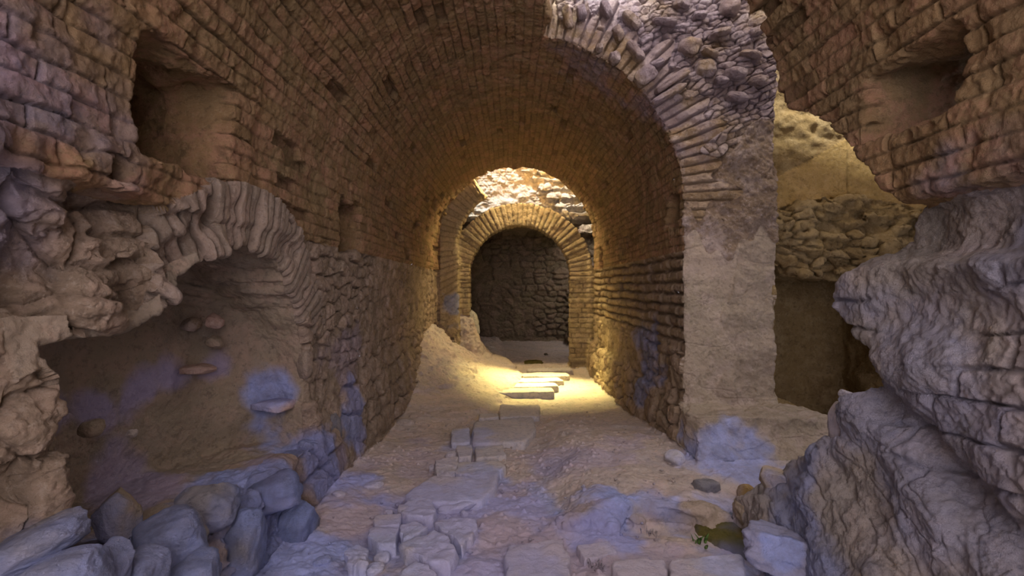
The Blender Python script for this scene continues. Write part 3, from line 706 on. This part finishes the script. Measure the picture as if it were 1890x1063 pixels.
# --- lump where the right wall is notched, golden stone
rock('wall_stone', at(1562,785,2.50), (.14,.2,.24), (0,10,0), 760, 'pier', 'rounded golden-brown stone in the notch of the broken right wall', 'stone', 'loose wall stones', p=2.6)
rock('wall_stone', at(1590,745,2.42), (.16,.18,.05), (0,32,0), 761, 'slab', 'thin pale shard slanting out of the notch in the right wall', 'stone', 'loose wall stones', p=4)
rock('wall_stone', at(1465,1025,2.58), (.46,.44,.24), (0,14,12), 762, 'pier', 'pale stone with a blue patch at the foot of the right rock', 'stone', 'loose wall stones', p=2.5, amp=.3, n=28)
rock('wall_stone', at(1430,885,2.95), (.14,.2,.14), (0,0,20), 763, 'pier', 'small pale stone on the sloping edge of the right rock', 'stone', 'loose wall stones', p=3)
# --- rubble stump with pale top at the left jamb of the far archway
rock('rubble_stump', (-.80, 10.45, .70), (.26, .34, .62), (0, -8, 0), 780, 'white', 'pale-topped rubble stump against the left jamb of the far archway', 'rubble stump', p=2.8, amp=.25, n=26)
# --- moss and plants
def moss(px, py, s, seed, lab):
    X, Y, z = px2w(px, py, 0); V = []; n = 46
    for i in range(n+1):
        for j in range(n+1):
            u, v = i/n*2-1, j/n*2-1; r = math.hypot(u, v)
            V.append((X+u*s[0]/2, Y+v*s[1]/2, z-.03+s[2]*max(0, 1-r**2)**.5))
    V = np.array(V); x, y, zz = V.T; V[:, 2] += .018*fbm(x, y, zz, 18, seed, 3)*(zz > z-.02); Q = [(i*(n+1)+j, (i+1)*(n+1)+j, (i+1)*(n+1)+j+1, i*(n+1)+j+1) for i in range(n) for j in range(n)]
    o = finish('moss_patch', V, np.array(Q), M['moss'], (X, Y, z), lab, 'moss', 'moss'); return o
moss(1340, 965, (.40, .64, .07), 801, 'dark olive moss cushion between the rock ledge and the right rock')
moss(985, 668, (.5, .45, .07), 802, 'small dark green moss strip on the earth before the far archway')
def tuft(px, py, n, h, mat, lab, name, cat, seed, wd=.004):
    X, Y, z = px2w(px, py, 0); z += .0; r = np.random.default_rng(seed); V = []; Q = []
    for k in range(n):
        a = r.uniform(0, 2*math.pi); l = h*r.uniform(.5, 1); b = r.uniform(.2, .9); ox, oy = r.normal(0, .02, 2); c0 = len(V)
        for i in range(5):
            t = i/4; w = wd*math.sin(math.pi*min(.95, t*.75+.2)); d = b*l*t*t; cx = X+ox+math.cos(a)*d; cy = Y+oy+math.sin(a)*d; cz = z+.01+l*t*(1-.3*b*t)
            V += [(cx-math.sin(a)*w, cy+math.cos(a)*w, cz), (cx+math.sin(a)*w, cy-math.cos(a)*w, cz), (cx+math.cos(a)*w*.4, cy+math.sin(a)*w*.4, cz+w*.5)]
        for i in range(4): 
            for p_, q_ in ((0, 1), (1, 2), (2, 0)): Q.append((c0+i*3+p_, c0+i*3+q_, c0+i*3+3+q_, c0+i*3+3+p_))
    if name == 'seedling':
        root = bpy.data.objects.new(name, None); C.collection.objects.link(root); root.location = (X, Y, z); root['label'] = lab; root['category'] = cat
        for k in range(n):
            o = finish('leaf', np.array(V[k*15:k*15+15])-np.array([X, Y, z]), np.array(Q[:12]), M[mat], (0, 0, 0), parent=root)
        return root
    return finish(name, np.array(V), np.array(Q), M[mat], (X, Y, z), lab, cat)
tuft(1290, 1008, 9, .07, 'leaf', 'tiny green seedling growing in the gravel below the rock ledge', 'seedling', 'plant', 1, .011)
tuft(1105, 1056, 22, .07, 'pebble', 'tuft of dry straw beside the small thin rectangular slab', 'dry_grass_tuft', 'grass', 2)
tuft(1200, 990, 16, .05, 'pebble', 'sparse dry grass at the foot of the rock ledge', 'dry_grass_tuft', 'grass', 3)
